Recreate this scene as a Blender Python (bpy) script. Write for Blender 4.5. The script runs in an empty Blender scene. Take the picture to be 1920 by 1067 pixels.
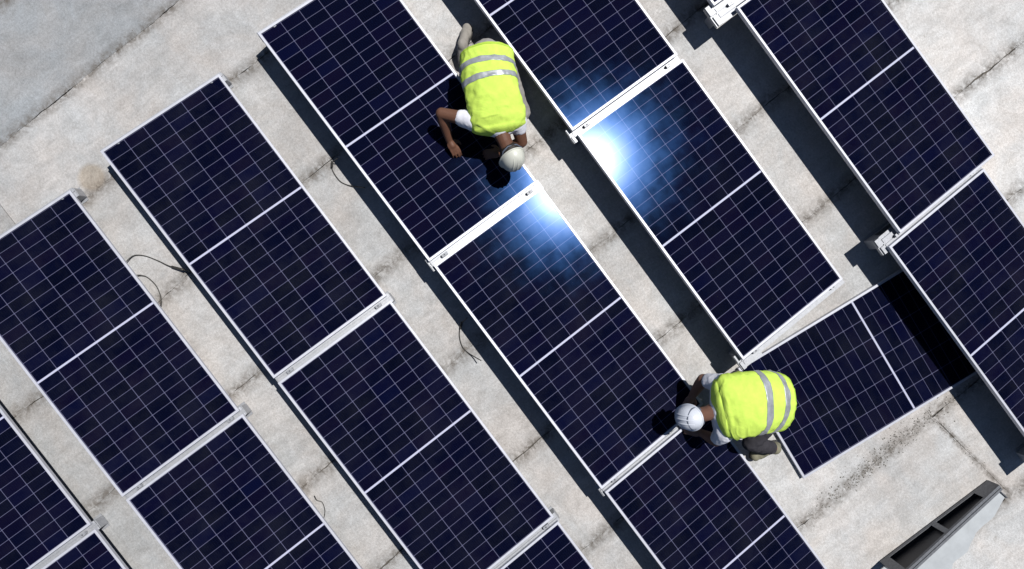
import bpy, bmesh, math, random
from mathutils import Vector, Matrix, noise, Quaternion, Euler
random.seed(7)
R = math.radians
scene = bpy.context.scene
col = scene.collection

# ------------------------------------------------------------------ camera
FPX, CAM = 1300.0, Vector((0.3018, 0.3709, 5.5287))
CAM_EUL = Euler((-0.02153, -0.01992, 0.92863), 'XYZ')
cd = bpy.data.cameras.new('camera'); cam = bpy.data.objects.new('camera', cd); col.objects.link(cam)
cam.location = CAM; cam.rotation_euler = CAM_EUL
cd.sensor_fit = 'HORIZONTAL'; cd.sensor_width = 36.0; cd.lens = 36.0 * FPX / 1920.0
cd.clip_start = 0.05; cd.clip_end = 500
scene.camera = cam
CAM_M = CAM_EUL.to_matrix()

def at(px, py, z=0.0):
    """pixel of the photograph + height above the roof -> world point"""
    d = CAM_M @ Vector(((px - 960) / FPX, -(py - 533.5) / FPX, -1.0))
    return CAM + d * ((z - CAM.z) / d.z)

# ------------------------------------------------------------------ sky, sun, exposure
SUN_TO = Vector((-0.058, 0.50, 1.0)).normalized()
world = bpy.data.worlds.new('World'); scene.world = world; world.use_nodes = True
wn = world.node_tree.nodes; wl = world.node_tree.links
sky = wn.new('ShaderNodeTexSky'); sky.sky_type = 'NISHITA'; sky.sun_disc = False
sky.sun_elevation = math.asin(SUN_TO.z); sky.sun_rotation = math.atan2(SUN_TO.x, SUN_TO.y)
sky.altitude = 1200; sky.air_density = 0.8; sky.dust_density = 0.0; sky.ozone_density = 2.0
wn['Background'].inputs[1].default_value = 0.05
wl.new(sky.outputs[0], wn['Background'].inputs[0])
sd = bpy.data.lights.new('sun', 'SUN'); sd.energy = 5.0; sd.angle = R(0.5); sd.color = (1.0, 0.978, 0.945)
sun = bpy.data.objects.new('sun', sd); col.objects.link(sun)
sun.rotation_euler = SUN_TO.to_track_quat('Z', 'Y').to_euler(); sun.location = (0, 3, 9)
vs = scene.view_settings
vs.view_transform = 'Standard'; vs.look = 'None'; vs.exposure = 0.0; vs.gamma = 1.0; vs.use_curve_mapping = False
scene.render.engine = 'CYCLES'

# ------------------------------------------------------------------ helpers
class MB:
    def __init__(self): self.v = []; self.f = []; self.m = []
    def add(self, vs_, fs, mi=0):
        o = len(self.v); self.v += [tuple(p) for p in vs_]
        for f in fs: self.f.append(tuple(i + o for i in f)); self.m.append(mi)
    def box(self, a, b, mi=0, M=None):
        x0, y0, z0 = a; x1, y1, z1 = b
        vs_ = [Vector(p) for p in ((x0,y0,z0),(x1,y0,z0),(x1,y1,z0),(x0,y1,z0),(x0,y0,z1),(x1,y0,z1),(x1,y1,z1),(x0,y1,z1))]
        if M: vs_ = [M @ p for p in vs_]
        self.add(vs_, [(3,2,1,0),(4,5,6,7),(0,1,5,4),(1,2,6,5),(2,3,7,6),(3,0,4,7)], mi)
    def hexa(self, q0, q1, mi=0):
        """loop q0 (4 pts) joined to loop q1"""
        self.add(list(q0) + list(q1), [(3,2,1,0),(4,5,6,7),(0,1,5,4),(1,2,6,5),(2,3,7,6),(3,0,4,7)], mi)
    def tube(self, pts, rad, n=8, mi=0, cap=True):
        pts = [Vector(p) for p in pts]; rings = []
        up = Vector((0, 0, 1))
        for i, p in enumerate(pts):
            t = (pts[min(i+1, len(pts)-1)] - pts[max(i-1, 0)]).normalized()
            s = t.cross(up)
            if s.length < 1e-4: s = t.cross(Vector((1, 0, 0)))
            s.normalize(); w = s.cross(t).normalized()
            r = rad(i / (len(pts)-1)) if callable(rad) else rad
            rings.append([p + r * (math.cos(2*math.pi*k/n) * s + math.sin(2*math.pi*k/n) * w) for k in range(n)])
        self.loft(rings, mi, cap)
    def loft(self, rings, mi=0, cap=True):
        n = len(rings[0]); vs_ = [p for r in rings for p in r]; fs = []
        for i in range(len(rings)-1):
            for k in range(n):
                k2 = (k+1) % n
                fs.append((i*n+k, i*n+k2, (i+1)*n+k2, (i+1)*n+k))
        if cap:
            fs.append(tuple(reversed(range(n)))); fs.append(tuple((len(rings)-1)*n + k for k in range(n)))
        self.add(vs_, fs, mi)
    def ball(self, c, r, M=None, nu=14, nv=9):
        c = Vector(c); r = r if isinstance(r, (tuple, list)) else (r, r, r); rings = []
        pts = []; fs = []
        for j in range(1, nv):
            ph = math.pi * j / nv
            for k in range(nu):
                a = 2*math.pi*k/nu
                p = Vector((r[0]*math.sin(ph)*math.cos(a), r[1]*math.sin(ph)*math.sin(a), r[2]*math.cos(ph)))
                pts.append(c + (M @ p if M else p))
        t = Vector((0,0,r[2])); pts.append(c + (M @ t if M else t)); pts.append(c - (M @ t if M else t))
        T = len(pts)-2; B = T+1
        for j in range(nv-2):
            for k in range(nu):
                k2 = (k+1) % nu; fs.append((j*nu+k, (j+1)*nu+k, (j+1)*nu+k2, j*nu+k2))
        for k in range(nu):
            k2 = (k+1) % nu
            fs.append((T, k, k2)); fs.append(((nv-2)*nu+k2, (nv-2)*nu+k, B))
        self.add(pts, fs)
    def capsule(self, a, b, ra, rb, n=14):
        a = Vector(a); b = Vector(b); t = (b-a); L_ = t.length
        if L_ < 1e-6: self.ball(a, max(ra, rb)); return
        t /= L_; s = t.orthogonal().normalized(); w = t.cross(s)
        prof = []
        for j in range(5): an = math.pi/2 * (1 - j/5 * 1.0); prof.append((-math.sin(an)*ra, max(math.cos(an)*ra, ra*0.05)))
        prof += [(0, ra), (L_*0.33, ra+(rb-ra)*0.33), (L_*0.66, ra+(rb-ra)*0.66), (L_, rb)]
        for j in range(1, 6): an = math.pi/2 * j/5; prof.append((L_+math.sin(an)*rb, max(math.cos(an)*rb, rb*0.05)))
        self.loft([[a + t*d + r*(math.cos(2*math.pi*k/n)*s + math.sin(2*math.pi*k/n)*w) for k in range(n)] for d, r in prof])
    def mesh(self, name, mats, smooth=False):
        me = bpy.data.meshes.new(name); me.from_pydata(self.v, [], self.f)
        for m in (mats if isinstance(mats, (list, tuple)) else [mats]): me.materials.append(m)
        if any(self.m): me.polygons.foreach_set('material_index', self.m)
        bm = bmesh.new(); bm.from_mesh(me); bmesh.ops.recalc_face_normals(bm, faces=bm.faces); bm.to_mesh(me); bm.free()
        if smooth: me.polygons.foreach_set('use_smooth', [True]*len(me.polygons))
        me.update(); return me
    def build(self, name, mats, parent=None, smooth=False, loc=None):
        return link(name, self.mesh(name, mats, smooth), parent, loc)

def link(name, me, parent=None, loc=None, rot=None):
    o = bpy.data.objects.new(name, me); col.objects.link(o)
    if parent: o.parent = parent
    if loc is not None: o.location = loc
    if rot is not None: o.rotation_euler = rot
    return o
def tag(o, label=None, cat=None, group=None, kind=None):
    if label: o['label'] = label
    if cat: o['category'] = cat
    if group: o['group'] = group
    if kind: o['kind'] = kind
    return o
def n1(x, y=0.0, z=0.0): return noise.noise(Vector((x, y, z)))

# ------------------------------------------------------------------ materials
def mat(name):
    m = bpy.data.materials.new(name); m.use_nodes = True
    nt = m.node_tree; return m, nt.nodes, nt.links, nt.nodes['Principled BSDF']
def simple(name, c, rough=0.5, metal=0.0, var=0.0, scale=30.0, bump=0.0, bscale=200.0, spec=0.5):
    m, N, L_, b = mat(name)
    b.inputs['Roughness'].default_value = rough; b.inputs['Metallic'].default_value = metal
    b.inputs['Base Color'].default_value = (*c, 1); b.inputs['Specular IOR Level'].default_value = spec
    tc = N.new('ShaderNodeTexCoord')
    if var:
        nz = N.new('ShaderNodeTexNoise'); nz.inputs['Scale'].default_value = scale; nz.inputs['Detail'].default_value = 6; nz.inputs['Roughness'].default_value = 0.65
        L_.new(tc.outputs['Object'], nz.inputs['Vector'])
        rp = N.new('ShaderNodeValToRGB'); e = rp.color_ramp.elements
        e[0].position = 0.3; e[1].position = 0.72
        e[0].color = (*[max(0, x*(1-var)) for x in c], 1); e[1].color = (*[min(1, x*(1+var*0.6)) for x in c], 1)
        L_.new(nz.outputs['Fac'], rp.inputs[0]); L_.new(rp.outputs[0], b.inputs['Base Color'])
    if bump:
        nb = N.new('ShaderNodeTexNoise'); nb.inputs['Scale'].default_value = bscale; nb.inputs['Detail'].default_value = 4
        L_.new(tc.outputs['Object'], nb.inputs['Vector'])
        bp = N.new('ShaderNodeBump'); bp.inputs['Strength'].default_value = bump; bp.inputs['Distance'].default_value = 0.004
        L_.new(nb.outputs['Fac'], bp.inputs['Height']); L_.new(bp.outputs[0], b.inputs['Normal'])
    return m

def concrete():
    m, N, L_, b = mat('concrete')
    geo = N.new('ShaderNodeNewGeometry'); oi = N.new('ShaderNodeObjectInfo')
    def nz(scale, det=6, rough=0.6, off=(0,0,0), dist=0.0, sc3=(1,1,1)):
        mp = N.new('ShaderNodeMapping'); mp.inputs['Location'].default_value = off; mp.inputs['Scale'].default_value = sc3
        L_.new(geo.outputs['Position'], mp.inputs['Vector'])
        t = N.new('ShaderNodeTexNoise'); t.inputs['Scale'].default_value = scale; t.inputs['Detail'].default_value = det
        t.inputs['Roughness'].default_value = rough; t.inputs['Distortion'].default_value = dist
        L_.new(mp.outputs[0], t.inputs['Vector']); return t
    def ramp(src, p0, p1, c0, c1):
        r = N.new('ShaderNodeValToRGB'); e = r.color_ramp.elements
        e[0].position = p0; e[1].position = p1; e[0].color = (*c0, 1); e[1].color = (*c1, 1)
        L_.new(src, r.inputs[0]); return r
    def mul(a, bb, f=1.0):
        x = N.new('ShaderNodeMix'); x.data_type = 'RGBA'; x.blend_type = 'MULTIPLY'; x.inputs['Factor'].default_value = f
        L_.new(a, x.inputs['A']); L_.new(bb, x.inputs['B']); return x.outputs['Result']
    c = oi.outputs['Color']
    big = nz(1.1, 5, 0.62, (3, 1, 0), 0.8)
    c = mul(c, ramp(big.outputs['Fac'], 0.3, 0.7, (0.82, 0.82, 0.82), (1.06, 1.055, 1.05)).outputs[0])
    mid = nz(6.5, 8, 0.7, (9, 4, 2), 1.2)
    c = mul(c, ramp(mid.outputs['Fac'], 0.32, 0.62, (0.84, 0.835, 0.825), (1.04, 1.04, 1.04)).outputs[0])
    # brushed streaks along the slabs
    st = nz(9.0, 6, 0.6, (1, 2, 0), 0.4, (2.2, 0.5, 1))
    c = mul(c, ramp(st.outputs['Fac'], 0.35, 0.68, (0.90, 0.90, 0.90), (1.05, 1.05, 1.05)).outputs[0])
    # tint patches, warm and cool
    tn = nz(2.3, 4, 0.6, (20, 7, 0), 0.5)
    c = mul(c, ramp(tn.outputs['Fac'], 0.35, 0.66, (0.97, 1.0, 1.035), (1.025, 0.99, 0.975)).outputs[0])
    fine = nz(55, 8, 0.75)
    c = mul(c, ramp(fine.outputs['Fac'], 0.30, 0.62, (0.74, 0.73, 0.72), (1.08, 1.08, 1.08)).outputs[0])
    grit = nz(170, 3, 0.6, (2, 8, 1))
    c = mul(c, ramp(grit.outputs['Fac'], 0.34, 0.62, (0.82, 0.815, 0.81), (1.06, 1.06, 1.06)).outputs[0])
    # dark blotches (old stains)
    bl = nz(3.4, 9, 0.75, (31, 15, 3), 1.0)
    c = mul(c, ramp(bl.outputs['Fac'], 0.62, 0.76, (1, 1, 1), (0.62, 0.59, 0.56)).outputs[0])
    # speckles
    vo = N.new('ShaderNodeTexVoronoi'); vo.inputs['Scale'].default_value = 38; L_.new(geo.outputs['Position'], vo.inputs['Vector'])
    c = mul(c, ramp(vo.outputs['Distance'], 0.05, 0.11, (0.62, 0.6, 0.57), (1, 1, 1)).outputs[0], 0.5)
    # dirt that has gathered along the edges of each slab (stored on the mesh)
    at_ = N.new('ShaderNodeAttribute'); at_.attribute_name = 'edge_dirt'
    dn = nz(16, 8, 0.75, (4, 4, 4), 0.6)
    mm = N.new('ShaderNodeMath'); mm.operation = 'MULTIPLY'
    rr = ramp(dn.outputs['Fac'], 0.36, 0.62, (0, 0, 0), (1, 1, 1))
    L_.new(rr.outputs[0], mm.inputs[0]); L_.new(at_.outputs['Fac'], mm.inputs[1])
    dm = N.new('ShaderNodeMix'); dm.data_type = 'RGBA'; L_.new(mm.outputs[0], dm.inputs['Factor'])
    L_.new(c, dm.inputs['A']); dm.inputs['B'].default_value = (0.11, 0.095, 0.08, 1)
    c = dm.outputs['Result']
    # the round buff stain on the open concrete
    p = at(172, 333)
    vd = N.new('ShaderNodeVectorMath'); vd.operation = 'DISTANCE'; L_.new(geo.outputs['Position'], vd.inputs[0]); vd.inputs[1].default_value = p
    wob = N.new('ShaderNodeMath'); wob.operation = 'MULTIPLY_ADD'; L_.new(dn.outputs['Fac'], wob.inputs[0]); wob.inputs[1].default_value = 0.05; L_.new(vd.outputs['Value'], wob.inputs[2])
    rs = ramp(wob.outputs[0], 0.11, 0.15, (0.86, 0.78, 0.68), (1, 1, 1))
    c = mul(c, rs.outputs[0])
    L_.new(c, b.inputs['Base Color'])
    b.inputs['Roughness'].default_value = 0.9; b.inputs['Specular IOR Level'].default_value = 0.2
    bp = N.new('ShaderNodeBump'); bp.inputs['Strength'].default_value = 0.55; bp.inputs['Distance'].default_value = 0.006
    ad = N.new('ShaderNodeMath'); ad.operation = 'ADD'; L_.new(fine.outputs['Fac'], ad.inputs[0]); L_.new(mid.outputs['Fac'], ad.inputs[1])
    L_.new(ad.outputs[0], bp.inputs['Height']); L_.new(bp.outputs[0], b.inputs['Normal'])
    return m

def glass():
    m, N, L_, b = mat('solar_glass'); N.remove(b)
    out = N['Material Output']
    fr = N.new('ShaderNodeFresnel'); fr.inputs['IOR'].default_value = 1.5
    tr = N.new('ShaderNodeBsdfTransparent'); tr.inputs[0].default_value = (0.97, 0.98, 1.0, 1)
    tc = N.new('ShaderNodeTexCoord'); nz = N.new('ShaderNodeTexNoise'); nz.inputs['Scale'].default_value = 7; nz.inputs['Detail'].default_value = 6
    L_.new(tc.outputs['Object'], nz.inputs['Vector'])
    # anti-reflex coated, textured glass: a tight neutral lobe and a wide blue one
    cur = tr
    for tint, r0, r1, k in (((0.11, 0.35, 1.0), 0.165, 0.195, 0.14), ((0.92, 0.94, 1.0), 0.130, 0.148, 0.045)):
        gl = N.new('ShaderNodeBsdfGlossy'); gl.distribution = 'BECKMANN'; gl.inputs['Color'].default_value = (*tint, 1)
        mr = N.new('ShaderNodeMapRange'); mr.inputs['From Min'].default_value = 0.3; mr.inputs['From Max'].default_value = 0.7
        mr.inputs['To Min'].default_value = r0; mr.inputs['To Max'].default_value = r1
        L_.new(nz.outputs['Fac'], mr.inputs['Value']); L_.new(mr.outputs[0], gl.inputs['Roughness'])
        mu = N.new('ShaderNodeMath'); mu.operation = 'MULTIPLY'; mu.inputs[1].default_value = k; L_.new(fr.outputs[0], mu.inputs[0])
        mx = N.new('ShaderNodeMixShader'); L_.new(mu.outputs[0], mx.inputs[0]); L_.new(cur.outputs[0], mx.inputs[1]); L_.new(gl.outputs[0], mx.inputs[2])
        cur = mx
    # a whisper of dust on the glass
    df = N.new('ShaderNodeBsdfDiffuse'); df.inputs[0].default_value = (0.45, 0.46, 0.48, 1)
    nd = N.new('ShaderNodeTexNoise'); nd.inputs['Scale'].default_value = 2.2; nd.inputs['Detail'].default_value = 9; nd.inputs['Roughness'].default_value = 0.7
    L_.new(tc.outputs['Object'], nd.inputs['Vector'])
    md = N.new('ShaderNodeMapRange'); md.inputs['From Min'].default_value = 0.42; md.inputs['From Max'].default_value = 0.75
    md.inputs['To Min'].default_value = 0.0; md.inputs['To Max'].default_value = 0.011
    L_.new(nd.outputs['Fac'], md.inputs['Value'])
    oi = N.new('ShaderNodeObjectInfo'); pr = N.new('ShaderNodeMapRange'); pr.inputs['To Min'].default_value = 0.25; pr.inputs['To Max'].default_value = 1.7
    L_.new(oi.outputs['Random'], pr.inputs['Value']); mk = N.new('ShaderNodeMath'); mk.operation = 'MULTIPLY'; L_.new(md.outputs[0], mk.inputs[0]); L_.new(pr.outputs[0], mk.inputs[1])
    m2 = N.new('ShaderNodeMixShader'); L_.new(mk.outputs[0], m2.inputs[0]); L_.new(mx.outputs[0], m2.inputs[1]); L_.new(df.outputs[0], m2.inputs[2])
    L_.new(m2.outputs[0], out.inputs['Surface'])
    return m

def cell_mat():
    m, N, L_, b = mat('silicon_cell')
    oi = N.new('ShaderNodeObjectInfo')
    r = N.new('ShaderNodeValToRGB'); e = r.color_ramp.elements
    e[0].position = 0.0; e[0].color = (0.0016, 0.0024, 0.0085, 1)
    e[1].position = 1.0; e[1].color = (0.0021, 0.0032, 0.0180, 1)
    x = r.color_ramp.elements.new(0.5); x.color = (0.0018, 0.0027, 0.0125, 1)
    x = r.color_ramp.elements.new(0.82); x.color = (0.0034, 0.0028, 0.0130, 1)
    L_.new(oi.outputs['Random'], r.inputs[0])
    # fine silver fingers and busbars printed on the cell
    tc = N.new('ShaderNodeTexCoord'); sp = N.new('ShaderNodeSeparateXYZ'); L_.new(tc.outputs['Object'], sp.inputs[0])
    w = N.new('ShaderNodeMath'); w.operation = 'MULTIPLY'; w.inputs[1].default_value = 2*math.pi/0.0175; L_.new(sp.outputs['Y'], w.inputs[0])
    s = N.new('ShaderNodeMath'); s.operation = 'COSINE'; L_.new(w.outputs[0], s.inputs[0])
    g = N.new('ShaderNodeMath'); g.operation = 'GREATER_THAN'; g.inputs[1].default_value = 0.985; L_.new(s.outputs[0], g.inputs[0])
    mx = N.new('ShaderNodeMix'); mx.data_type = 'RGBA'; L_.new(g.outputs[0], mx.inputs['Factor']); L_.new(r.outputs[0], mx.inputs['A'])
    mx.inputs['B'].default_value = (0.006, 0.006, 0.022, 1)
    L_.new(mx.outputs['Result'], b.inputs['Base Color'])
    b.inputs['Roughness'].default_value = 0.7; b.inputs['Specular IOR Level'].default_value = 0.0
    return m

M_CON = concrete(); M_GLASS = glass(); M_CELL = cell_mat()
M_DIRT = simple('joint_dirt', (0.10, 0.088, 0.075), 0.95, var=0.5, scale=40, bump=0.8, bscale=90)
M_FRAME = simple('anodised_frame', (0.50, 0.51, 0.57), 0.42, 0.15, var=0.14, scale=9, bump=0.04)
M_SHEET = simple('lavender_grey_backsheet', (0.088, 0.088, 0.150), 0.7, spec=0.1)
M_STRIP = simple('white_centre_strip', (0.46, 0.46, 0.56), 0.6)
M_BIND = simple('vest_binding', (0.40, 0.58, 0.07), 0.8, spec=0.15)
M_BACK = simple('panel_underside', (0.10, 0.10, 0.11), 0.7)
M_ALU = simple('galvanised_metal', (0.35, 0.36, 0.385), 0.45, 0.25, var=0.2, scale=60, bump=0.05)
M_GREY = simple('grey_galvanised_metal', (0.15, 0.157, 0.172), 0.45, 0.3, var=0.3, scale=50, bump=0.1)
M_PATCH = simple('pale_patch_surface', (0.42, 0.445, 0.465), 0.5, 0.0, var=0.14, scale=7, bump=0.08, bscale=40)
M_BOX_SHADE = simple('dark_box_and_inner_shade', (0.05, 0.05, 0.055), 0.45, 0.6)  # junction boxes, and the painted shade inside the bare support
M_CABLE = simple('black_cable', (0.035, 0.033, 0.03), 0.55)
M_VEST = simple('hi_vis_fabric', (0.57, 0.77, 0.12), 0.8, var=0.12, scale=14, spec=0.15)
def fold_bump(m, scale, strength, dist):
    N = m.node_tree.nodes; L_ = m.node_tree.links; tc = N.new('ShaderNodeTexCoord')
    nz = N.new('ShaderNodeTexNoise'); nz.inputs['Scale'].default_value = scale; nz.inputs['Detail'].default_value = 5; nz.inputs['Roughness'].default_value = 0.55; nz.inputs['Distortion'].default_value = 1.4
    L_.new(tc.outputs['Object'], nz.inputs['Vector']); bp = N.new('ShaderNodeBump'); bp.inputs['Strength'].default_value = strength; bp.inputs['Distance'].default_value = dist
    L_.new(nz.outputs['Fac'], bp.inputs['Height']); L_.new(bp.outputs[0], N['Principled BSDF'].inputs['Normal'])
fold_bump(M_VEST, 7, 0.4, 0.02)
M_TAPE = simple('reflective_tape', (0.38, 0.40, 0.42), 0.4, 0.3, var=0.35, scale=16)
M_SHIRT = simple('white_cotton', (0.72, 0.72, 0.78), 0.9, var=0.06, scale=12, bump=0.2, bscale=300, spec=0.1)
M_TGREY = simple('grey_work_trousers', (0.30, 0.285, 0.27), 0.9, var=0.2, scale=16, bump=0.3, bscale=260, spec=0.1)
M_TDARK = simple('dark_work_trousers', (0.045, 0.043, 0.05), 0.9, var=0.25, scale=16, bump=0.3, bscale=260, spec=0.1)
M_SKIN = simple('brown_skin', (0.13, 0.058, 0.034), 0.55, var=0.12, scale=25, bump=0.1, bscale=300)
M_SKIN2 = simple('tan_skin', (0.19, 0.095, 0.065), 0.55, var=0.12, scale=25, bump=0.1, bscale=300)
M_BOOT1 = simple('grey_suede_boot', (0.27, 0.25, 0.225), 0.85, var=0.2, scale=30, bump=0.3)
M_BOOT2 = simple('khaki_boot', (0.20, 0.19, 0.13), 0.8, var=0.25, scale=30, bump=0.3)
M_SOLE = simple('rubber_sole', (0.045, 0.043, 0.04), 0.8)
M_HAT1 = simple('cream_white_helmet_shell', (0.58, 0.585, 0.52), 0.38, var=0.10, scale=9)
M_HAT2 = simple('white_helmet_shell', (0.60, 0.63, 0.70), 0.35, var=0.05, scale=9)
M_BAND = simple('dark_helmet_band', (0.07, 0.085, 0.12), 0.6)
M_HAIR = simple('dark_hair', (0.018, 0.013, 0.010), 0.6, bump=0.6, bscale=300)
M_PEB = simple('crumbled_concrete', (0.24, 0.225, 0.20), 0.95, var=0.4, scale=60)

# ------------------------------------------------------------------ setting: roof ground and slabs
g = MB(); g.add([(-60,-60,-0.014),(60,-60,-0.014),(60,60,-0.014),(-60,60,-0.014)], [(0,1,2,3)])
ground = g.build('concrete_ground', M_DIRT); tag(ground, kind='structure')
JOINTS = [-6.6, -5.6, -4.7, -3.75, -2.90, -2.17, -1.20, -0.265, 0.665, 1.575, 2.495, 3.475, 4.39, 5.31, 6.23, 7.15]
SLOPE = -0.045
COLS = [(-9.0, -5.35), (-5.35, -2.45), (-2.45, 0.50), (0.50, 3.42), (3.42, 6.4), (6.4, 9.4)]
TONE = [(0.335,0.342,0.345), (0.415,0.417,0.415), (0.505,0.50,0.493), (0.575,0.566,0.553), (0.69,0.682,0.667), (0.59,0.583,0.572)]  # slab colour per column carries lens falloff and the overexposed side
def joint_u(j, v):
    u = JOINTS[j] + SLOPE * v
    return u + 0.016*n1(v*1.7, j*7.3) + 0.010*n1(v*7.0, j*3.1, 5) + 0.005*n1(v*31.0, j*1.7, 9)
def joint_gap(j, v):
    return max(0.0006, 0.0012 + 0.0065*n1(v*1.9, j*5.7, 3) + 0.006*n1(v*9.0, j*2.3, 8))
def slab(u_lo, u_hi, v0, v1, tone, jv0, jv1, ends=None):
    """u_lo/u_hi: functions of v ; jv0/jv1: end lines, functions of u"""
    b = MB(); n = max(8, int((v1-v0)/0.022)); ins = [0.0, 0.035, 0.11, 0.5, 0.89, 0.965, 1.0]
    dirt = []; pts = []
    for i in range(n+1):
        v = v0 + (v1-v0)*i/n
        a, c = u_lo(v), u_hi(v)
        for t in ins:
            u = a + (c-a)*t
            vv = v
            f0, f1 = jv0(u), jv1(u)      # stretch the rows between the two end lines
            vv = f0 + (f1-f0)*i/n
            pts.append((u, vv, 0.0)); dirt.append(1.0 if t in (0.0, 1.0) or (ends and i in ends) else (0.7 if t in (0.035, 0.965) or (ends and (i+1 in ends or i-1 in ends)) else 0.0))
    k = len(ins); fs = [(i*k+j, i*k+j+1, (i+1)*k+j+1, (i+1)*k+j) for i in range(n) for j in range(k-1)]
    b.add(pts, fs)
    loop = [i*k for i in range(n+1)][::-1] + list(range(0, k))[1:] + [i*k+k-1 for i in range(1, n+1)] + [n*k+j for j in range(k-2, 0, -1)]
    m0 = len(b.v); b.v += [(b.v[i][0], b.v[i][1], -0.06) for i in loop]
    for i in range(len(loop)):
        i2 = (i+1) % len(loop); b.f.append((loop[i], loop[i2], m0+i2, m0+i)); b.m.append(0)
    me = b.mesh('slab', M_CON)
    a_ = me.attributes.new('edge_dirt', 'FLOAT', 'POINT'); a_.data.foreach_set('value', dirt + [1.0]*(len(b.v)-len(dirt)))
    o = link('slab', me, ground); o.location = (0, 0, random.uniform(-0.0015, 0.0015))
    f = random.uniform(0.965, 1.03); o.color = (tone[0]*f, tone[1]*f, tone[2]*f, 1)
    return o
for j in range(len(JOINTS)-1):
    lo = lambda v, j=j: joint_u(j, v) + joint_gap(j, v)
    hi = lambda v, j=j: joint_u(j+1, v) - joint_gap(j+1, v)
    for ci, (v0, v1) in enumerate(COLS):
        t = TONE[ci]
        if JOINTS[j] < -2.95: t = tuple(x*f for x, f in zip(t, (0.72, 0.755, 0.79)))       # strips beyond the long joint dimmed and cooled: corner falloff painted in
        e0 = lambda u, v0=v0: v0 + 0.002 + 0.006*n1(u*6, v0*3)
        e1 = lambda u, v1=v1: v1 - 0.002 + 0.006*n1(u*6, v1*3)
        if abs(JOINTS[j]-3.475) < 0.01 and ci == 3:      # the strip with the worn joint running along the rows
            mid_ = lambda u: 2.47 + 0.16*(u-3.35) + 0.014*n1(u*5, 2.0) + 0.008*n1(u*24, 4.0)
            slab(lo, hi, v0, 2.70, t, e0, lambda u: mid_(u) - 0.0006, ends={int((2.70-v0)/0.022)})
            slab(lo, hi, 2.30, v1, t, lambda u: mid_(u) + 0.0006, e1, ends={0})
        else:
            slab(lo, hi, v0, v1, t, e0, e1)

# crumbs of concrete and dirt along the joints
pb = MB()
def pebble(u, v, s):
    M = Matrix.Rotation(random.uniform(0, 6.28), 3, 'Z')
    pb.ball((u, v, s*0.3), (s*random.uniform(0.6, 1.3), s*random.uniform(0.6, 1.0), s*0.6), M, 6, 4)
for j in range(3, 13):
    for _ in range(150):
        v = random.uniform(-4.6, 5.2)
        if n1(v*2.1, j*4.4, 11) < 0.02: continue
        pebble(joint_u(j, v) + random.gauss(0, 0.022), v, random.uniform(0.0015, 0.0048))
for _ in range(420):
    v = random.gauss(1.95, 0.42); pebble(joint_u(11, v) + random.gauss(-0.02, 0.045), v, random.uniform(0.0015, 0.007))
for _ in range(90):
    u = random.uniform(3.3, 3.95); pebble(u, 2.47 + 0.16*(u-3.35) + random.gauss(0, 0.02), random.uniform(0.0015, 0.005))
tag(pb.build('concrete_crumbs', M_PEB, smooth=True), 'grey brown crumbs of concrete scattered along the slab joints', 'rubble', kind='stuff')

# ------------------------------------------------------------------ solar panels
PL, PW, PT = 2.118, 1.040, 0.035
TH = R(7.9); H0 = 0.16
HI = H0 + PW*math.sin(TH)
LIP = 0.0185; MARG = 0.002; MIDGAP = 0.0145
def frame_mesh():
    b = MB()
    def rail(a, c, ins):
        # a,c : outer corners along the edge; ins: inward direction
        a = Vector(a); c = Vector(c); ins = Vector(ins); t = (c-a).normalized()
        def sec(p, s):   # mitred cross-section: lip on top, wall below
            q = lambda d, z: p + ins*d + t*d*s + Vector((0, 0, z))
            return [q(0, -PT), q(0, -0.0012), q(0.0012, 0), q(LIP-0.001, 0), q(LIP, -0.001), q(LIP, -0.0028), q(0.006, -0.0028), q(0.006, -PT)]
        b.loft([sec(a, 1), sec(c, -1)], 0, True)
    rail((0,0,0), (PL,0,0), (0,1,0)); rail((PL,0,0), (PL,PW,0), (-1,0,0)); rail((PL,PW,0), (0,PW,0), (0,-1,0)); rail((0,PW,0), (0,0,0), (1,0,0))
    return b.mesh('frame', M_FRAME)
ME_FRAME = frame_mesh()
_b = MB(); _b.box((0.0065,0.0065,-0.0105),(PL-0.0065,PW-0.0065,-0.0085)); ME_SHEET = _b.mesh('backsheet', M_SHEET)
_b = MB(); _b.box((0.0065,0.0065,-0.0135),(PL-0.0065,PW-0.0065,-0.0115)); ME_UNDER = _b.mesh('underside', M_BACK)
_b = MB(); _b.add([(LIP-.004,LIP-.004,-0.0045),(PL-LIP+.004,LIP-.004,-0.0045),(PL-LIP+.004,PW-LIP+.004,-0.0045),(LIP-.004,PW-LIP+.004,-0.0045)], [(0,1,2,3)]); ME_GLASS = _b.mesh('glass', M_GLASS)
_b = MB(); _b.box((-0.045,-0.06,-0.033),(0.045,0.06,-0.0138)); ME_JBOX = _b.mesh('junction_box', M_BOX_SHADE)
U0 = LIP + MARG; CW = (PW - 2*U0)/6; CL = (PL - 2*U0 - MIDGAP)/24
GX, GY = 0.0042, 0.0052
_b = MB(); _xm = U0 + CL*12 + MIDGAP/2; _b.box((_xm-MIDGAP/2,LIP-.003,-0.0084),(_xm+MIDGAP/2,PW-LIP+.003,-0.0078)); ME_STRIP = _b.mesh('centre_strip', M_STRIP)
def cell_mesh():
    hx, hy, c = (CL-GX)/2, (CW-GY)/2, 0.0035
    o = [(-hx,-hy+c),(-hx+c,-hy),(hx-c,-hy),(hx,-hy+c),(hx,hy-c),(hx-c,hy),(-hx+c,hy),(-hx,hy-c)]
    b = MB(); n = 8
    b.add([(x,y,0.0007) for x,y in o] + [(x,y,0) for x,y in o], [tuple(range(8))] + [(k,(k+8),((k+1)%8+8),(k+1)%8) for k in range(8)])
    return b.mesh('cell', M_CELL)
ME_CELL = cell_mesh()
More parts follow.
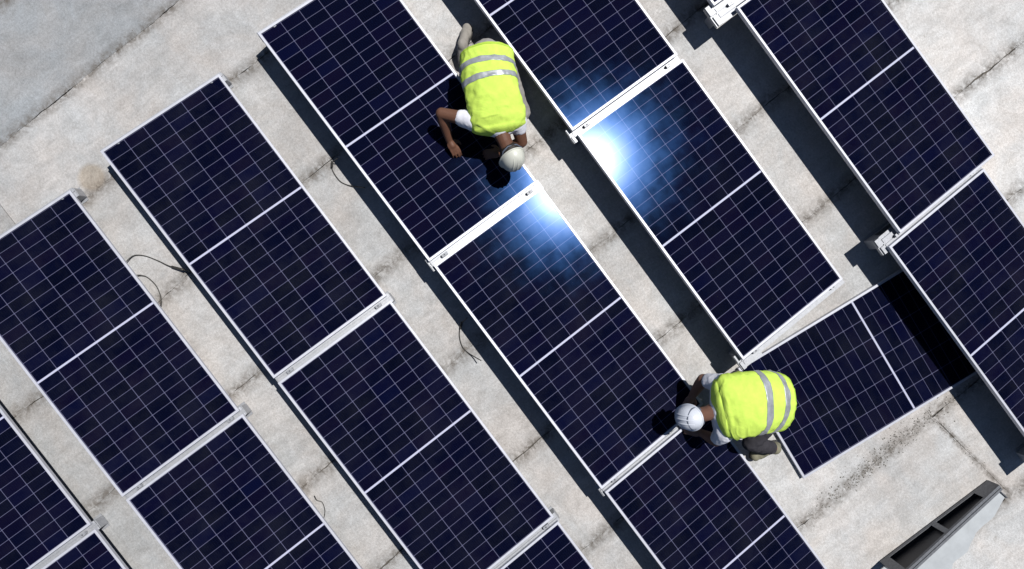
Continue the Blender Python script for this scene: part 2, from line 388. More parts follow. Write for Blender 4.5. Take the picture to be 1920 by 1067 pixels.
def panel(label, loc, rot, group='solar panels mounted in tilted rows'):
    t = link('solar_panel', None, None, loc, rot); t.empty_display_size = 0.1
    tag(t, label, 'solar panel', group)
    link('frame', ME_FRAME, t); link('backsheet', ME_SHEET, t); link('centre_strip', ME_STRIP, t); link('underside', ME_UNDER, t)
    for i in range(24):
        x = U0 + CL*(i+0.5) + (MIDGAP if i >= 12 else 0)
        for k in range(6):
            link('cell', ME_CELL, t, (x, U0 + CW*(k+0.5), -0.0081))
    link('glass', ME_GLASS, t)
    for s in (0.25, 0.5, 0.75): link('junction_box', ME_JBOX, t, (PL*0.5, PW*s, 0))
    return t
def mounted(label, u, v, yaw=0.0, dt=0.0, du=0.0):
    # high edge at v, sloping down towards +v
    u -= 0.012
    return panel(label, (u, v, HI), (-(TH+R(dt)), R(du), R(yaw)))
PANELS = {
 'R0A': ('solar panel of the outermost row, ending where the shallow black gap breaks', -2.113, -4.352, 0, 0, 0),
 'R0B': ('solar panel continuing the outermost row past its pale clamped joint', 0.053, -4.349, 0, 0, 0),
 'R1A': ('solar panel beside the two thin looping cables, outer row bordering open concrete', -2.128, -2.912, 0, 0, 0),
 'R1B': ('solar panel following the one beside the looping cables, in the same row', 0.024, -2.906, 0, 0, 0),
 'R2A': ('solar panel with a round buff stain on the concrete off its high corner', -2.159, -1.470, 0, 0, 0),
 'R2B': ('solar panel one row behind the sun glare, between two wide white joints', 0.004, -1.467, 0, 0, 0),
 'R2C': ('solar panel after the second white joint, one row behind the helmeted workers', 2.168, -1.462, 0, 0, 0),
 'R3A': ('solar panel that the kneeling worker with bare forearms works on', -2.163, -0.009, 0, 0.55, 0),
 'R3B': ('solar panel with sun glare on one corner, between the two workers', 0.000, 0.000, 0, 1.2, -0.4),
 'R3C': ('solar panel under the helmet of the squatting worker, past a white joint', 2.155, 0.006, 0, 0, 0),
 'R4A': ('solar panel with deep blue glare at its lower corner, behind the kneeling worker', -2.303, 1.440, 0, -0.1, -0.5),
 'R4B': ('solar panel with the strongest white sun glare, last mounted before the loose panel', -0.141, 1.458, -0.25, -0.2, -0.3),
 'R5A': ('solar panel at the far end of the row that borders the bright open concrete', -2.420, 2.860, 0, 0, 0),
 'R5B': ('solar panel set askew of its neighbours, exposing white support tabs at both ends', -0.192, 2.990, 0, 0, 0),
 'R5C': ('solar panel casting its shadow across the loose panel', 1.956, 2.858, 0, 0, 0),
}
for k, (lab, u, v, yw, dt, du) in PANELS.items(): mounted(lab, u, v, yw, dt, du)
# the loose one, lying flat on the concrete
a = R(90) - math.atan2(0.1025, 1.03)
ctr = Vector((2.705, 2.435, PT + 0.006)); rl = Matrix.Rotation(a, 3, 'Z')
panel('loose solar panel lying flat on the concrete beside the squatting worker', ctr - rl @ Vector((PL/2, PW/2, 0)), (0, 0, a), 'loose solar panel waiting to be mounted')

# ------------------------------------------------------------------ triangular supports under the joints
SL = PW*math.cos(TH)
def support(label, u, v, fw=0.080, metal=M_ALU, tabw=0.12, tabl=0.045, top_add=0.0, clamps=True, free=False):
    t = link('panel_support', None, None, (u, v, 0)); t.empty_display_size = 0.1
    tag(t, label, 'metal support', 'triangular metal supports under the panel joints' if not free else None)
    tn = math.tan(TH); z0 = HI - PT/math.cos(TH) - 0.002
    if free: z0 = HI - 0.01
    zt = lambda y: z0 - y*tn
    y0, y1 = -0.004, SL + 0.008
    if free: y1 = SL + 0.06
    th = 0.004
    # side plate with two openings (built from rails and posts)
    sp = MB(); x0 = -fw/2 + 0.001; x1 = x0 + th
    def quad(pts): sp.hexa([(x0, y, z) for y, z in pts], [(x1, y, z) for y, z in pts])
    rb, rt = 0.035, 0.020
    ys = [y0, y0+0.075, y0+0.50, y0+0.545, y1-0.16, y1]
    quad([(y0,0.008),(y1,0.008),(y1,min(rb, zt(y1)-0.006)),(y0,rb)])
    quad([(y0,zt(y0)-rt-0.004),(y1,zt(y1)-rt-0.004),(y1,zt(y1)-0.004),(y0,zt(y0)-0.004)])
    for p, q in ((ys[0],ys[1]),(ys[2],ys[3]),(ys[4],ys[5])):
        quad([(p,rb),(q,rb),(q,zt(q)-rt-0.004),(p,zt(p)-rt-0.004)])
    sp.build('side_plate', metal, t)
    bk = MB(); x2 = fw/2 - 0.005; bk.hexa([(x2,y0,0.008),(x2,y1,0.008),(x2,y1,zt(y1)-0.006),(x2,y0,zt(y0)-0.006)], [(x2+0.003,y0,0.008),(x2+0.003,y1,0.008),(x2+0.003,y1,zt(y1)-0.006),(x2+0.003,y0,zt(y0)-0.006)])
    bk.build('back_plate', metal if not free else M_BOX_SHADE, t)  # bare support: near-black plate paints in the shade of its inside
    # top rail: two flanges and a recessed web
    tr = MB()
    def strip(xa, xb, dz0, dz1):
        tr.hexa([(xa,y0,zt(y0)+dz0),(xb,y0,zt(y0)+dz0),(xb,y0,zt(y0)+dz1),(xa,y0,zt(y0)+dz1)], [(xa,y1,zt(y1)+dz0),(xb,y1,zt(y1)+dz0),(xb,y1,zt(y1)+dz1),(xa,y1,zt(y1)+dz1)])
    g_ = fw*0.08
    strip(-fw/2, -g_, -0.004, 0); strip(g_, fw/2, -0.004, 0); strip(-g_, g_, -0.012, -0.0085)
    strip(-g_-0.003, -g_, -0.012, -0.004); strip(g_, g_+0.003, -0.012, -0.004)
    tr.build('top_rail', metal, t)
    # plate closing the high end, foot at the low end, base strip on the ground
    e = MB(); e.box((-fw/2, y0-0.005, 0.006), (fw/2, y0-0.001, zt(y0)-0.005)); e.build('end_plate', metal, t)
    bpw = fw/2 + 0.02
    e = MB(); e.box((-bpw if not free else -fw/2, y0+0.01, 0.0015), (bpw if not free else fw/2, y1-0.002, 0.0055)); e.build('base_strip', metal if not free else M_BOX_SHADE, t)  # bare support: strip darkened as well, inner shade put in its colour
    e = MB(); e.hexa([(-fw/2+0.004,y1-0.05,0.006),(fw/2-0.004,y1-0.05,0.006),(fw/2-0.004,y1-0.05,zt(y1-0.05)-0.013),(-fw/2+0.004,y1-0.05,zt(y1-0.05)-0.013)],
                     [(-fw/2+0.004,y1+0.004,0.006),(fw/2-0.004,y1+0.004,0.006),(fw/2-0.004,y1+0.004,zt(y1)-0.013),(-fw/2+0.004,y1+0.004,zt(y1)-0.013)]); e.build('foot', metal, t)
    if not free and tabl > 0:
        e = MB(); ya, yb = y0-tabl-0.006, y0+0.16      # sloped plate that runs in under the rail
        def plate(xa, xb, a_, b_, d0, d1): e.hexa([(xa,a_,zt(a_)+d0),(xb,a_,zt(a_)+d0),(xb,a_,zt(a_)+d1),(xa,a_,zt(a_)+d1)], [(xa,b_,zt(b_)+d0),(xb,b_,zt(b_)+d0),(xb,b_,zt(b_)+d1),(xa,b_,zt(b_)+d1)])
        plate(-tabw/2, tabw/2, ya, yb, -0.018, -0.0145)
        plate(-tabw/2, -0.006, ya, y0-0.0065, -0.014, -0.0005); plate(0.004, tabw/2, ya+tabl*0.2, y0-0.0065, -0.014, -0.0005)
        e.box((-tabw/2, y0-tabl-0.010, zt(y0)-0.035), (tabw/2, y0-tabl-0.0065, zt(y0)-0.0015)); e.build('tab', metal, t)
    if clamps:
        for y in (0.12, SL-0.10):
            c = MB(); c.box((-0.012, y-0.025, zt(y)+0.0), (0.012, y+0.025, zt(y)+PT*0.8)); ob = c.build('clamp', metal, t)
            bl = MB(); bl.tube([(0, y, zt(y)+PT*0.8), (0, y, zt(y)+PT*0.8+0.005)], 0.006, 6); bl.build('bolt', M_GREY, ob)
    return t
GAP = 0.033
SUP = [   # label, u, v, tab width, tab length
 ('support under the joint of the outermost row, its pale foot breaking the black gap', 0.053-GAP, -4.350, 0.10, 0.0),
 ('support at the start of the row beside the two looping cables', -2.128+0.004, -2.912, 0.10, 0.0),
 ('support under the white joint in the row beside the two looping cables', 0.024-GAP, -2.909, 0.10, 0.0),
 ('support at the row start next to the round buff stain', -2.159+0.004, -1.470, 0.10, 0.0),
 ('support under the first white joint from the buff stain, in the stain-side row', 0.004-GAP, -1.468, 0.10, 0.0),
 ('support under the second white joint from the buff stain, in the stain-side row', 2.168-GAP, -1.464, 0.10, 0.0),
 ('support at the start of the row both workers lean over', -2.163+0.004, -0.009, 0.10, 0.0),
 ('support under the white joint at the glare corner ahead of the kneeling worker', 0.0-GAP, -0.005, 0.11, 0.012),
 ('support under the white joint below the squatting worker\'s helmet', 2.155-GAP, 0.003, 0.11, 0.014),
 ('support under the white joint beside the strongest glare, its tab catching sun', -0.141-GAP, 1.446, 0.12, 0.026),
 ('support at the pointed end of the row, next to the loose panel and squatting worker', 1.953+0.026, 1.458, 0.13, 0.034),
 ('support with white tab bared at the far end of the askew panel', -0.192-0.066, 2.870, 0.17, 0.055),
 ('support with white tab bared at the joint nearer the loose panel', 1.956-GAP-0.004, 2.866, 0.13, 0.05),
 ('support at the end of the panel that shades the loose panel', 1.944+PL-0.012, 2.858, 0.12, 0.03),
]
for lab, u, v, tw, tl_ in SUP: support(lab, u, v, tabw=tw, tabl=tl_)
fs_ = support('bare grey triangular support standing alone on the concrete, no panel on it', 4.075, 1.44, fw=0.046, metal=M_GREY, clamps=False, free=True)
# thin flat pale shape lying next to it
zs = MB(); outline = []
P0 = [(4.115,2.53),(4.255,2.56),(4.33,2.40),(4.345,2.20),(4.43,2.06),(4.44,1.90),(4.55,1.76),(4.66,1.52),(4.70,1.30),(4.66,1.10),(4.115,1.10)]
for i, p in enumerate(P0):
    q = P0[(i+1) % len(P0)]
    for s in range(6):
        t_ = s/6; x = p[0]+(q[0]-p[0])*t_; y = p[1]+(q[1]-p[1])*t_
        if 1 < i < 9: x += 0.012*n1(x*9, y*9, 2)
        outline.append((x, y))
n_ = len(outline)
zs.add([(x,y,0.0048) for x,y in outline] + [(x,y,0.0028) for x,y in outline], [tuple(range(n_))] + [(k,k+n_,(k+1)%n_+n_,(k+1)%n_) for k in range(n_)])
tag(zs.build('pale_patch', M_PATCH), 'pale blue grey thin patch lying along the bare grey support', 'metal sheet')
zr = MB(); zr.tube([(4.105,2.545,0.012),(4.18,2.556,0.0125),(4.265,2.572,0.012)], 0.0055, 8)
tag(zr.build('metal_rod', M_GREY, smooth=True), 'short dark rod across the low end of the bare support', 'rod')

# ------------------------------------------------------------------ cables
def smooth_path(pts, n=12):
    pts = [Vector(p) for p in pts]; out = []
    P = [pts[0]*2-pts[1]] + pts + [pts[-1]*2-pts[-2]]
    for i in range(1, len(P)-2):
        for k in range(n):
            t = k/n; a, b, c, d = P[i-1], P[i], P[i+1], P[i+2]
            out.append(0.5*((2*b)+(c-a)*t+(2*a-5*b+4*c-d)*t*t+(3*b-a-3*c+d)*t*t*t))
    out.append(pts[-1]); return out
def cable(label, px, r=0.0042, plug=None):
    pts = [at(x, y, z) for x, y, z in px]
    o = MB(); o.tube(smooth_path(pts), r, 7); c = o.build('cable', M_CABLE, smooth=True)
    tag(c, label, 'cable', 'thin black cables in the aisles')
    if plug:
        a_, b_ = at(*plug[0]), at(*plug[1]); p = MB(); p.tube([a_, a_.lerp(b_, .2), a_.lerp(b_, .8), b_], 0.0095, 8); p.build('connector', M_CABLE, c, smooth=True)
    return c
cable('wavy thin black cable spanning the aisle from the outer row, ending in a connector', [(226,505,.05),(238,489,.03),(252,479,.012),(272,480,.006),(296,489,.006),(318,499,.02),(345,506,.05),(372,512,.12)], plug=((322,500,.024),(344,506,.05)))
cable('short thin black cable curving out and back beneath the outer row', [(246,516,.06),(262,516,.02),(276,520,.006),(292,535,.006),(300,552,.006),(302,566,.012),(299,582,.06)])
cable('thin black cable looped under the panel the kneeling worker works on', [(634,296,.10),(624,304,.03),(622,314,.008),(627,326,.006),(638,340,.006),(652,347,.006),(668,350,.03),(684,352,.12)], plug=((623,302,.03),(622,314,.012)))
cable('thin black cable looped beneath the panel between the two workers', [(876,596,.09),(866,606,.03),(862,618,.008),(862,634,.006),(867,650,.006),(876,660,.006),(888,668,.03),(902,676,.10)], plug=((866,604,.03),(863,616,.010)))
cable('small thin black cable loop beside the dark joint stain of the outer aisle', [(590,930,.05),(594,938,.012),(604,942,.006),(609,956,.006),(608,968,.006),(603,985,.012),(600,1000,.06)], r=0.0032)

# ------------------------------------------------------------------ people
def bake(name, mb, m, parent, voxel=0.007, smooth_it=6, extra=None):
    """union of overlapping closed forms -> one continuous surface"""
    me = mb.mesh(name, m); o = link(name, me)
    rm = o.modifiers.new('r', 'REMESH'); rm.mode = 'VOXEL'; rm.voxel_size = voxel
    if smooth_it: sm = o.modifiers.new('s', 'SMOOTH'); sm.iterations = smooth_it; sm.factor = 0.5
    dg = bpy.context.evaluated_depsgraph_get(); ev = o.evaluated_get(dg)
    nm = bpy.data.meshes.new_from_object(ev, depsgraph=dg); nm.name = name
    o.modifiers.clear(); o.data = nm; bpy.data.meshes.remove(me)
    nm.materials.clear(); nm.materials.append(m)
    nm.polygons.foreach_set('use_smooth', [True]*len(nm.polygons))
    if extra:
        co = [0.0]*(3*len(nm.vertices)); nm.vertices.foreach_get('co', co)
        nr = [0.0]*(3*len(nm.vertices)); nm.vertices.foreach_get('normal', nr)
        for i in range(len(nm.vertices)):
            d = extra(Vector(co[3*i:3*i+3]))
            for k in range(3): co[3*i+k] += nr[3*i+k]*d
        nm.vertices.foreach_set('co', co); nm.update()
    if parent: o.parent = parent
    return o
def chain(mb, pts, rs):
    for i in range(len(pts)-1): mb.capsule(pts[i], pts[i+1], rs[i], rs[i+1])
def hand(mb, wrist, d, nrm, side, curl=0.5):
    """palm + five fingers; d: pointing direction, nrm: palm-side normal, side: thumb direction"""
    d = Vector(d).normalized(); nrm = Vector(nrm); nrm = (nrm - d*nrm.dot(d)).normalized(); s = d.cross(nrm)*side
    B = Matrix((s, d, -nrm)).transposed()
    pc = wrist + d*0.05
    mb.ball(pc, (0.041, 0.052, 0.016), B)
    mb.capsule(wrist - d*0.01, pc, 0.025, 0.028)
    for k, (off, ln) in enumerate(((0.030, .072), (0.010, .082), (-0.011, .076), (-0.031, .058))):
        p = wrist + d*0.088 + s*off; a_ = curl*(0.45 + 0.08*k); r_ = 0.0092 - 0.0006*k
        pts = [p]
        for seg, fr in enumerate((.45, .32, .23)):
            dd = d*math.cos(a_) + nrm*math.sin(a_) + s*off*1.6; dd.normalize()
            pts.append(pts[-1] + dd*ln*fr); a_ += curl*0.55
        chain(mb, [pts[0]-d*0.02] + pts, [r_*1.1, r_*1.05, r_, r_*0.92, r_*0.8])
    t0 = wrist + d*0.025 + s*0.030; t1 = t0 + (s*0.75 + d*0.65 + nrm*0.15).normalized()*0.036; t2 = t1 + (d*0.9 + s*0.25 + nrm*0.35).normalized()*0.030
    chain(mb, [t0, t1, t1.lerp(t2, .5), t2], [0.014, 0.0115, 0.010, 0.0085])
def head(mb, c, face, up):
    """c: centre of the skull; face: viewing direction; up: crown direction"""
    f = Vector(face).normalized(); u = Vector(up); u = (u - f*u.dot(f)).normalized(); s = f.cross(u)
    B = Matrix((s, f, u)).transposed(); q = lambda x, y, z: c + B @ Vector((x, y, z))
    mb.ball(q(0, -0.008, 0.015), (0.074, 0.095, 0.088), B, 20, 14)
    mb.ball(q(0, 0.030, -0.055), (0.054, 0.055, 0.058), B, 16, 10)
    mb.capsule(q(0, 0.052, -0.088), q(0, 0.066, -0.094), 0.020, 0.016)
    mb.capsule(q(0, 0.086, -0.005), q(0, 0.104, -0.036), 0.009, 0.013)
    for k in (-1, 1):
        mb.ball(q(k*0.075, -0.004, -0.012), (0.010, 0.018, 0.030), B, 10, 7)
        mb.ball(q(k*0.030, 0.082, 0.004), (0.013, 0.010, 0.010), B, 10, 7)
        mb.capsule(q(k*0.016, 0.092, 0.020), q(k*0.044, 0.080, 0.022), 0.008, 0.007)
    mb.capsule(q(-0.018, 0.086, -0.062), q(0.018, 0.086, -0.062), 0.0085, 0.0085)
    return B
def spline_frames(pts, n):
    sp_ = smooth_path(pts, n); return sp_
def torso_rings(spine, ups, prof, n=40, add=0.0, wr=0.0, seed=0, t0=0.0, t1=1.0, steps=46):
    """rings of a superellipse along the spine; prof: list (t, halfwidth, halfdepth_back, halfdepth_front)"""
    sp_ = smooth_path(spine, 20); up_ = smooth_path(ups, 20)
    rings = []
    for i in range(steps+1):
        t = t0 + (t1-t0)*i/steps; x = t*(len(sp_)-1); k = min(int(x), len(sp_)-2); fr = x-k
        c = sp_[k].lerp(sp_[k+1], fr); tg = (sp_[min(k+2, len(sp_)-1)] - sp_[max(k-1, 0)]).normalized()
        u = up_[k].lerp(up_[k+1], fr); u = (u - tg*u.dot(tg)).normalized(); s = tg.cross(u)
        for a_, b_ in zip(prof, prof[1:]):
            if a_[0] <= t <= b_[0]:
                q = (t-a_[0])/(b_[0]-a_[0]); q = q*q*(3-2*q); w, db, df = [a_[m]+(b_[m]-a_[m])*q for m in (1, 2, 3)]; break
        ring = []
        for j in range(n):
            an = 2*math.pi*j/n; ca, sa = math.cos(an), math.sin(an); e = 2/2.15
            X = math.copysign(abs(ca)**e, ca)*(w+add); Z = math.copysign(abs(sa)**e, sa)*((db if sa > 0 else df)+add)
            p = c + s*X + u*Z
            if wr:
                nn = (s*X + u*Z).normalized()
                f1 = n1(t*7+seed, an*1.3+n1(t*5, an, seed)*1.5, seed)
                f2 = 1-abs(n1(t*3.0+ca*2.2, sa*2.2+t*5, seed+4))*2
                f3 = max(0.0, 1-abs(n1(t*4.5+ca*1.2, ca*2.6-t*3, seed+9))*7)      # a few sharp creases
                p = p + nn*wr*(f1*0.8 + f2*0.3 + 0.55*f3)
            ring.append(p)
        rings.append(ring)
    return rings
def shell(name, rings, m, parent, thick=0.004):
    """open tube with a little thickness (garment)"""
    b = MB(); n = len(rings[0]); cs = [sum(r, Vector())/n for r in rings]
    inner = [[p + (c-p).normalized()*thick for p in r] for r, c in zip(rings, cs)]
    k = len(rings)
    vs_ = [p for r in rings for p in r] + [p for r in inner for p in r]; fs = []
    for i in range(k-1):
        for j in range(n):
            j2 = (j+1) % n
            fs.append((i*n+j, i*n+j2, (i+1)*n+j2, (i+1)*n+j)); fs.append((k*n+i*n+j2, k*n+i*n+j, k*n+(i+1)*n+j, k*n+(i+1)*n+j2))
    for j in range(n):
        j2 = (j+1) % n
        fs.append((j2, j, k*n+j, k*n+j2)); fs.append(((k-1)*n+j, (k-1)*n+j2, k*n+(k-1)*n+j2, k*n+(k-1)*n+j))
    b.add(vs_, fs); return b.build(name, m, parent, smooth=True)
def hard_hat(parent, c, B, shell_m, band=False):
    """dome + brim + crown ridges; B columns: side, front, up"""
    q = lambda x, y, z: c + B @ Vector((x, y, z)); b = MB(); rings = []; n = 36
    for i in range(13):
        ph = math.pi/2*i/12
        rings.append([q(0.104*math.cos(ph)**0.85*math.cos(2*math.pi*k/n), 0.128*math.cos(ph)**0.85*math.sin(2*math.pi*k/n)-0.004, 0.012+0.106*math.sin(ph)) if i < 12 else
                      q(0.004*math.cos(2*math.pi*k/n), 0.004*math.sin(2*math.pi*k/n)-0.004, 0.118) for k in range(n)])
    low = [[q(0.104*math.cos(2*math.pi*k/n)*s, 0.128*math.sin(2*math.pi*k/n)*s-0.004, z) for k in range(n)] for s, z in ((1.0, 0.0), (0.955, 0.0), (0.955, 0.012))]
    b.loft([low[2], low[1], low[0]] + rings, 0, False); b.f.append(tuple(reversed([len(b.v)-n+k for k in range(n)]))); b.m.append(0)
    o = b.build('hard_hat', shell_m, parent, smooth=True)
    br = MB(); rr = []
    for s, z in ((1.0, 0.004), (1.0, 0.010)):
        rr.append(([q(0.1035*math.cos(a_), 0.1275*math.sin(a_)-0.004, z) for a_ in [2*math.pi*k/n for k in range(n)]],
                   [q((0.1035+0.012+0.006*max(0, math.sin(a_)))*math.cos(a_), (0.1275+0.012+0.034*max(0, math.sin(a_))**2)*math.sin(a_)-0.004, z-0.004-0.006*max(0, math.sin(a_))) for a_ in [2*math.pi*k/n for k in range(n)]]))
    br.loft([rr[0][0], rr[0][1], rr[1][1], rr[1][0]], 0, False); br.build('brim', shell_m, o, smooth=True)
    for k in (-1, 0, 1):
        rg = MB(); pts = []
        for i in range(15):
            a_ = math.pi*(0.14 + 0.72*i/14); x = k*0.036
            rx = math.sqrt(max(0, 1-(x/0.104)**2)); pts.append(q(x, -0.004+0.124*rx*math.cos(a_), 0.012+0.105*rx*abs(math.sin(a_))**0.9+0.001))
        rg.tube(pts, lambda t: 0.0075*math.sin(math.pi*(0.06+0.88*t)), 8); rg.build('ridge', shell_m, o, smooth=True)
    if band:
        for y, w in ((-0.062, 0.009),):
            bd = MB(); pts = []
            for i in range(21):
                a_ = math.pi*i/20; ry = math.sqrt(max(0, 1-((y+0.004)/0.128)**2)); pts.append((a_, ry))
            la = [q(0.1062*ry*math.cos(a_), y-w, 0.012+0.1085*ry*math.sin(a_)) for a_, ry in pts]; lb = [q(0.1062*ry*math.cos(a_), y+w, 0.012+0.1085*ry*math.sin(a_)*1.005+0.003) for a_, ry in pts]
            ia = [p + (c-p).normalized()*0.006 for p in la]; ib = [p + (c-p).normalized()*0.006 for p in lb]
            k2 = len(la); bd.add(la+lb+ib+ia, [(i, i+1, k2+i+1, k2+i) for i in range(k2-1)] + [(k2+i, k2+i+1, 2*k2+i+1, 2*k2+i) for i in range(k2-1)] + [(2*k2+i, 2*k2+i+1, 3*k2+i+1, 3*k2+i) for i in range(k2-1)] + [(3*k2+i, 3*k2+i+1, i+1, i) for i in range(k2-1)])
            bd.build('band', M_BAND, o, smooth=True)
    # chin-strap cradle at the back
    st = MB(); st.tube([q(0.098, -0.03, 0.0), q(0.085, -0.075, -0.028), q(0.04, -0.108, -0.045), q(-0.04, -0.108, -0.045), q(-0.085, -0.075, -0.028), q(-0.098, -0.03, 0.0)], 0.006, 8); st.build('strap', M_BAND, o, smooth=True)
    return o
def boot(parent, heel, toe, ankle, m, flat_up=Vector((0,0,1))):
    d = (toe-heel).normalized(); u = (flat_up - d*flat_up.dot(d)).normalized(); s = d.cross(u); B = Matrix((s, d, u)).transposed(); L_ = (toe-heel).length
    b = MB(); b.ball(heel + d*0.045 + u*0.045, (0.037, 0.052, 0.045), B); b.ball(heel + d*L_*0.62 + u*0.035, (0.046, L_*0.30, 0.034), B); b.ball(heel + d*L_*0.85 + u*0.032, (0.042, L_*0.15, 0.032), B)
    b.capsule(heel + d*0.06 + u*0.05, heel + d*L_*0.55 + u*0.045, 0.04, 0.036); b.capsule(heel + d*0.05 + u*0.05, ankle, 0.042, 0.047)
    o = bake('boot', b, m, parent, 0.006, 4)
    sl = MB(); ring = lambda z, e: [heel + B @ Vector((x*e, L_/2 + (y-0.5)*L_*e, z)) for x, y in ((-.028,.02),(0,0),(.028,.02),(.038,.14),(.034,.36),(.044,.62),(.044,.78),(.03,.94),(0,1.0),(-.03,.94),(-.044,.78),(-.044,.62),(-.034,.36),(-.038,.14))]
    sl.loft([ring(-0.002, 0.98), ring(0.0, 1.04), ring(0.018, 1.04), ring(0.020, 1.0)]); sl.build('sole', M_SOLE, o)
    return o

def worker(label, J, mats, helmet_band, prof, hem, seed, tape):
    """J: joint positions (world); limbs L/R"""
    skin, shirt, trs, bootm, hatm = mats
    base = Vector((J['pel'].x, J['pel'].y, 0))
    body = MB(); hs = J.get('hat', 1.0)
    sp_ = J['spine']
    chain(body, sp_, [0.10]*(len(sp_)-1) + [0.075])
    body.capsule(sp_[-1], J['neck'], 0.07, 0.055); body.capsule(J['neck'], J['head'] - J['face'].normalized()*0.01, 0.054, 0.056)
    B = head(body, J['head'], J['face'], J['crown'])
    for s in 'LR':
        sh, el, wr = J['sh'+s], J['el'+s], J['wr'+s]
        chain(body, [sp_[-1], sh, sh.lerp(el, .35), el], [0.07, 0.060, 0.052, 0.044])
        chain(body, [el, el.lerp(wr, .3), wr], [0.044, 0.045, 0.030])
        hand(body, wr, J['hd'+s], J['hn'+s], J['ht'+s], J.get('curl', 0.55))
        hp, kn, an = J['hip'+s], J['kn'+s], J['an'+s]
        chain(body, [sp_[0], hp, kn, kn.lerp(an, .35), an], [0.10, 0.075, 0.048, 0.046, 0.034])
    p = bake('person', body, skin, None, 0.0055, 5)
    tag(p, label, 'person', None)
    # hair below the helmet rim
    h = MB(); q = lambda x, y, z: J['head'] + B @ Vector((x, y, z)); h.ball(q(0, -0.02, 0.0), (0.080, 0.090, 0.075), B, 18, 12)
    bake('hair', h, M_HAIR, p, 0.008, 3, lambda v: 0.004*n1(v.x*90, v.y*90, v.z*90))
    # trousers
    t = MB()
    t.capsule(sp_[0], sp_[0].lerp(sp_[1], .55), 0.120, 0.115)
    for s in 'LR':
        hp, kn, an = J['hip'+s], J['kn'+s], J['an'+s]
        chain(t, [sp_[0].lerp(hp, .6), hp.lerp(kn, .25), hp.lerp(kn, .6), kn], [0.115, 0.098, 0.085, 0.070]); chain(t, [kn, kn.lerp(an, .3), an.lerp(kn, .2)], [0.068, 0.064, 0.052])
    bake('trousers', t, trs, p, 0.009, 6, lambda v: 0.006*n1(v.x*14+seed, v.y*14, v.z*14)+0.004*n1(v.x*36, v.y*36, v.z*36+seed))
    # shirt: torso tube and sleeves
    rg = torso_rings(sp_, J['ups'], prof, 40, -0.004, 0.004, seed, 0.0, 1.0, 40)
    s_ = MB(); s_.loft(rg)
    for s in 'LR':
        sh, el = J['sh'+s], J['el'+s]
        k_ = J.get('slv', .62); chain(s_, [sp_[-1], sh, sh.lerp(el, k_*.6), sh.lerp(el, k_)], [0.085, 0.076, 0.068, 0.062])
    bake('shirt', s_, shirt, p, 0.008, 4, lambda v: 0.004*n1(v.x*18+seed, v.y*18, v.z*18)+0.0025*n1(v.x*45, v.y*45, v.z*45))
    # vest: shell over the shirt, reflective tape as sub-parts
    T0, T1 = hem
    vr = torso_rings(sp_, J['ups'], prof, 80, 0.013, 0.012, seed, T0, T1, 90)
    # close over the shoulders towards the neck
    nk = J['neck']; last = vr[-1]; c = sum(last, Vector())/len(last); ax = (nk-c)
    for f, k in ((0.22, 0.95), (0.42, 0.86), (0.62, 0.72), (0.80, 0.56), (0.92, 0.45)):
        vr.append([c + ax*f*0.62 + (pp-c)*k for pp in last])
    v = shell('safety_vest', vr, M_VEST, p, 0.003)
    shell('binding', torso_rings(sp_, J['ups'], prof, 80, 0.0150, 0.012, seed, T0, T0+0.022, 3), M_BIND, v, 0.0035)
    for ta, tb in tape:
        tr_ = torso_rings(sp_, J['ups'], prof, 80, 0.0158, 0.012, seed, ta, tb, 9)
        shell('reflective_tape', tr_, M_TAPE, v, 0.0022)
    boot(p, J['heelL'], J['toeL'], J['anL'], bootm, J.get('solL', Vector((0,0,1)))); boot(p, J['heelR'], J['toeR'], J['anR'], bootm, J.get('solR', Vector((0,0,1))))
    hard_hat(p, J['head'] + B @ Vector((0, -0.008, 0.028)), B*hs, hatm, helmet_band)
    return p
PROF = [(0.0, 0.180, 0.130, 0.115), (0.25, 0.188, 0.130, 0.12), (0.55, 0.180, 0.118, 0.12), (0.85, 0.192, 0.112, 0.12), (1.0, 0.182, 0.092, 0.10)]
V = Vector
# kneeling worker in the aisle, leaning over the panel
J = {}
J['spine'] = [at(912,104,.40), at(918,150,.47), at(928,195,.50), at(936,238,.485)]
J['ups'] = [V((0,0,1))]*4; J['hat'] = 0.86; J['slv'] = 0.34
J['pel'] = J['spine'][0]; J['neck'] = at(945,262,.475); J['head'] = at(956,290,.425)
fwd = (J['spine'][3]-J['spine'][0]); fwd.z = 0; fwd.normalize()
J['face'] = V((fwd.x*0.35-0.1, fwd.y*0.35-0.25, -0.90)); J['crown'] = V((fwd.x+0.25, fwd.y+0.25, 0.55))
J['shR'] = at(886,226,.475); J['elR'] = at(828,213,.43); J['wrR'] = at(842,262,.275)
J['shL'] = at(968,226,.475); J['elL'] = at(978,266,.36); J['wrL'] = at(940,286,.275)
pn = V((0, -math.sin(TH), -math.cos(TH)))
J['hdR'] = at(858,290,.24)-J['wrR']; J['hnR'] = pn; J['htR'] = 1
J['hdL'] = at(905,290,.24)-J['wrL']; J['hnL'] = pn; J['htL'] = -1
J['hipR'] = at(895,118,.34); J['hipL'] = at(936,110,.34)
J['knR'] = V((-0.79,1.115,.085)); J['knL'] = V((-0.57,1.25,.085))
J['anR'] = at(869,112,.075); J['toeR'] = at(879,50,.03); J['heelR'] = at(866,100,.115)
J['anL'] = V((-0.95,1.30,.075)); J['heelL'] = V((-0.97,1.30,.125)); J['toeL'] = V((-1.19,1.32,.03))
J['solR'] = V((-.2,0.05,1)); J['solL'] = V((-.2,0,1))
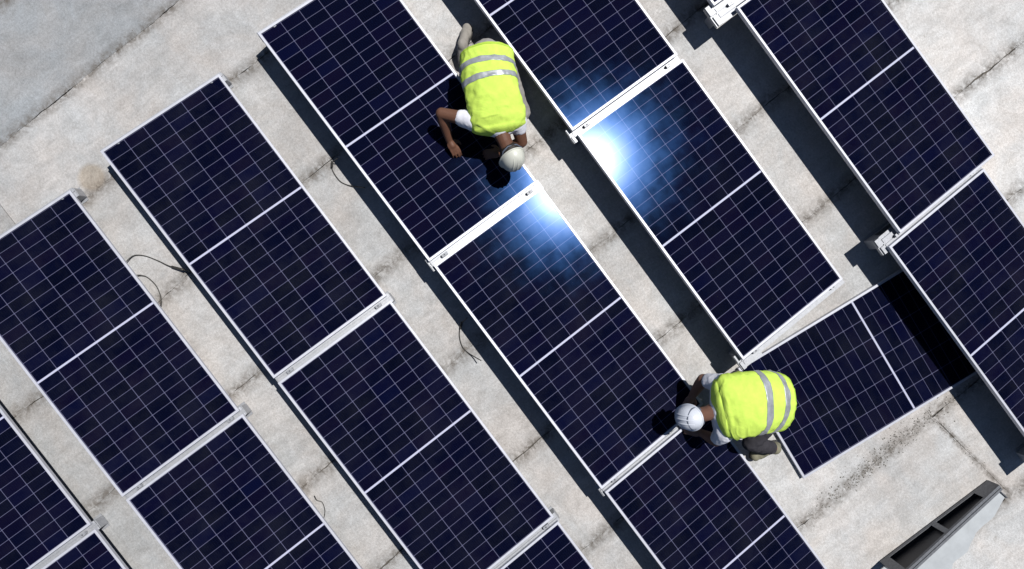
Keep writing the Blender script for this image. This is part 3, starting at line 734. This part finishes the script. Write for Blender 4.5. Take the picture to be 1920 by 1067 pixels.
def flipsole(J):
    # kneeling: the soles look up and back
    for s in 'LR': pass
worker('kneeling worker in yellow vest with bare forearms, leaning over a panel', J, (M_SKIN, M_SHIRT, M_TGREY, M_BOOT1, M_HAT1), False, PROF, (0.0, 1.0), 3.0, ((0.17, 0.235), (0.35, 0.415)))
# squatting worker next to the loose panel
J = {}
J['hat'] = 0.87
J['spine'] = [at(1458,753,.42), at(1425,755,.53), at(1385,760,.58), at(1352,766,.56)]
J['ups'] = [V((0,0,1))]*4
J['pel'] = J['spine'][0]; J['neck'] = at(1326,775,.53); J['head'] = at(1297,781,.475)
fwd = (J['spine'][3]-J['spine'][0]); fwd.z = 0; fwd.normalize()
J['face'] = V((fwd.x*0.55, fwd.y*0.55, -0.80)); J['crown'] = V((fwd.x, fwd.y, 0.75))
J['shR'] = at(1352,720,.53); J['elR'] = at(1318,712,.40); J['wrR'] = at(1298,742,.275)
J['shL'] = at(1358,810,.52); J['elL'] = at(1342,826,.40); J['wrL'] = at(1316,812,.27)
J['hdR'] = at(1285,765,.235)-J['wrR']; J['hnR'] = pn; J['htR'] = 1
J['hdL'] = at(1290,806,.235)-J['wrL']; J['hnL'] = pn; J['htL'] = -1
J['hipR'] = at(1458,722,.40); J['hipL'] = at(1452,772,.40)
J['knR'] = at(1392,716,.42); J['knL'] = at(1408,830,.32)
J['heelR'] = V((2.13,1.44,.02)); J['toeR'] = V((2.10,1.17,.02)); J['anR'] = V((2.13,1.39,.11))
J['heelL'] = V((2.765,1.335,.02)); J['toeL'] = V((2.72,1.085,.02)); J['anL'] = V((2.755,1.28,.10))
PROF2 = [(0.0, 0.20, 0.145, 0.115), (0.25, 0.215, 0.14, 0.12), (0.55, 0.22, 0.13, 0.12), (0.85, 0.225, 0.12, 0.12), (1.0, 0.20, 0.10, 0.10)]
worker('squatting worker in yellow vest and banded white helmet beside the loose panel', J, (M_SKIN2, M_SHIRT, M_TDARK, M_BOOT2, M_HAT2), True, PROF2, (0.02, 1.0), 11.0, ((0.14, 0.22), (0.36, 0.44)))
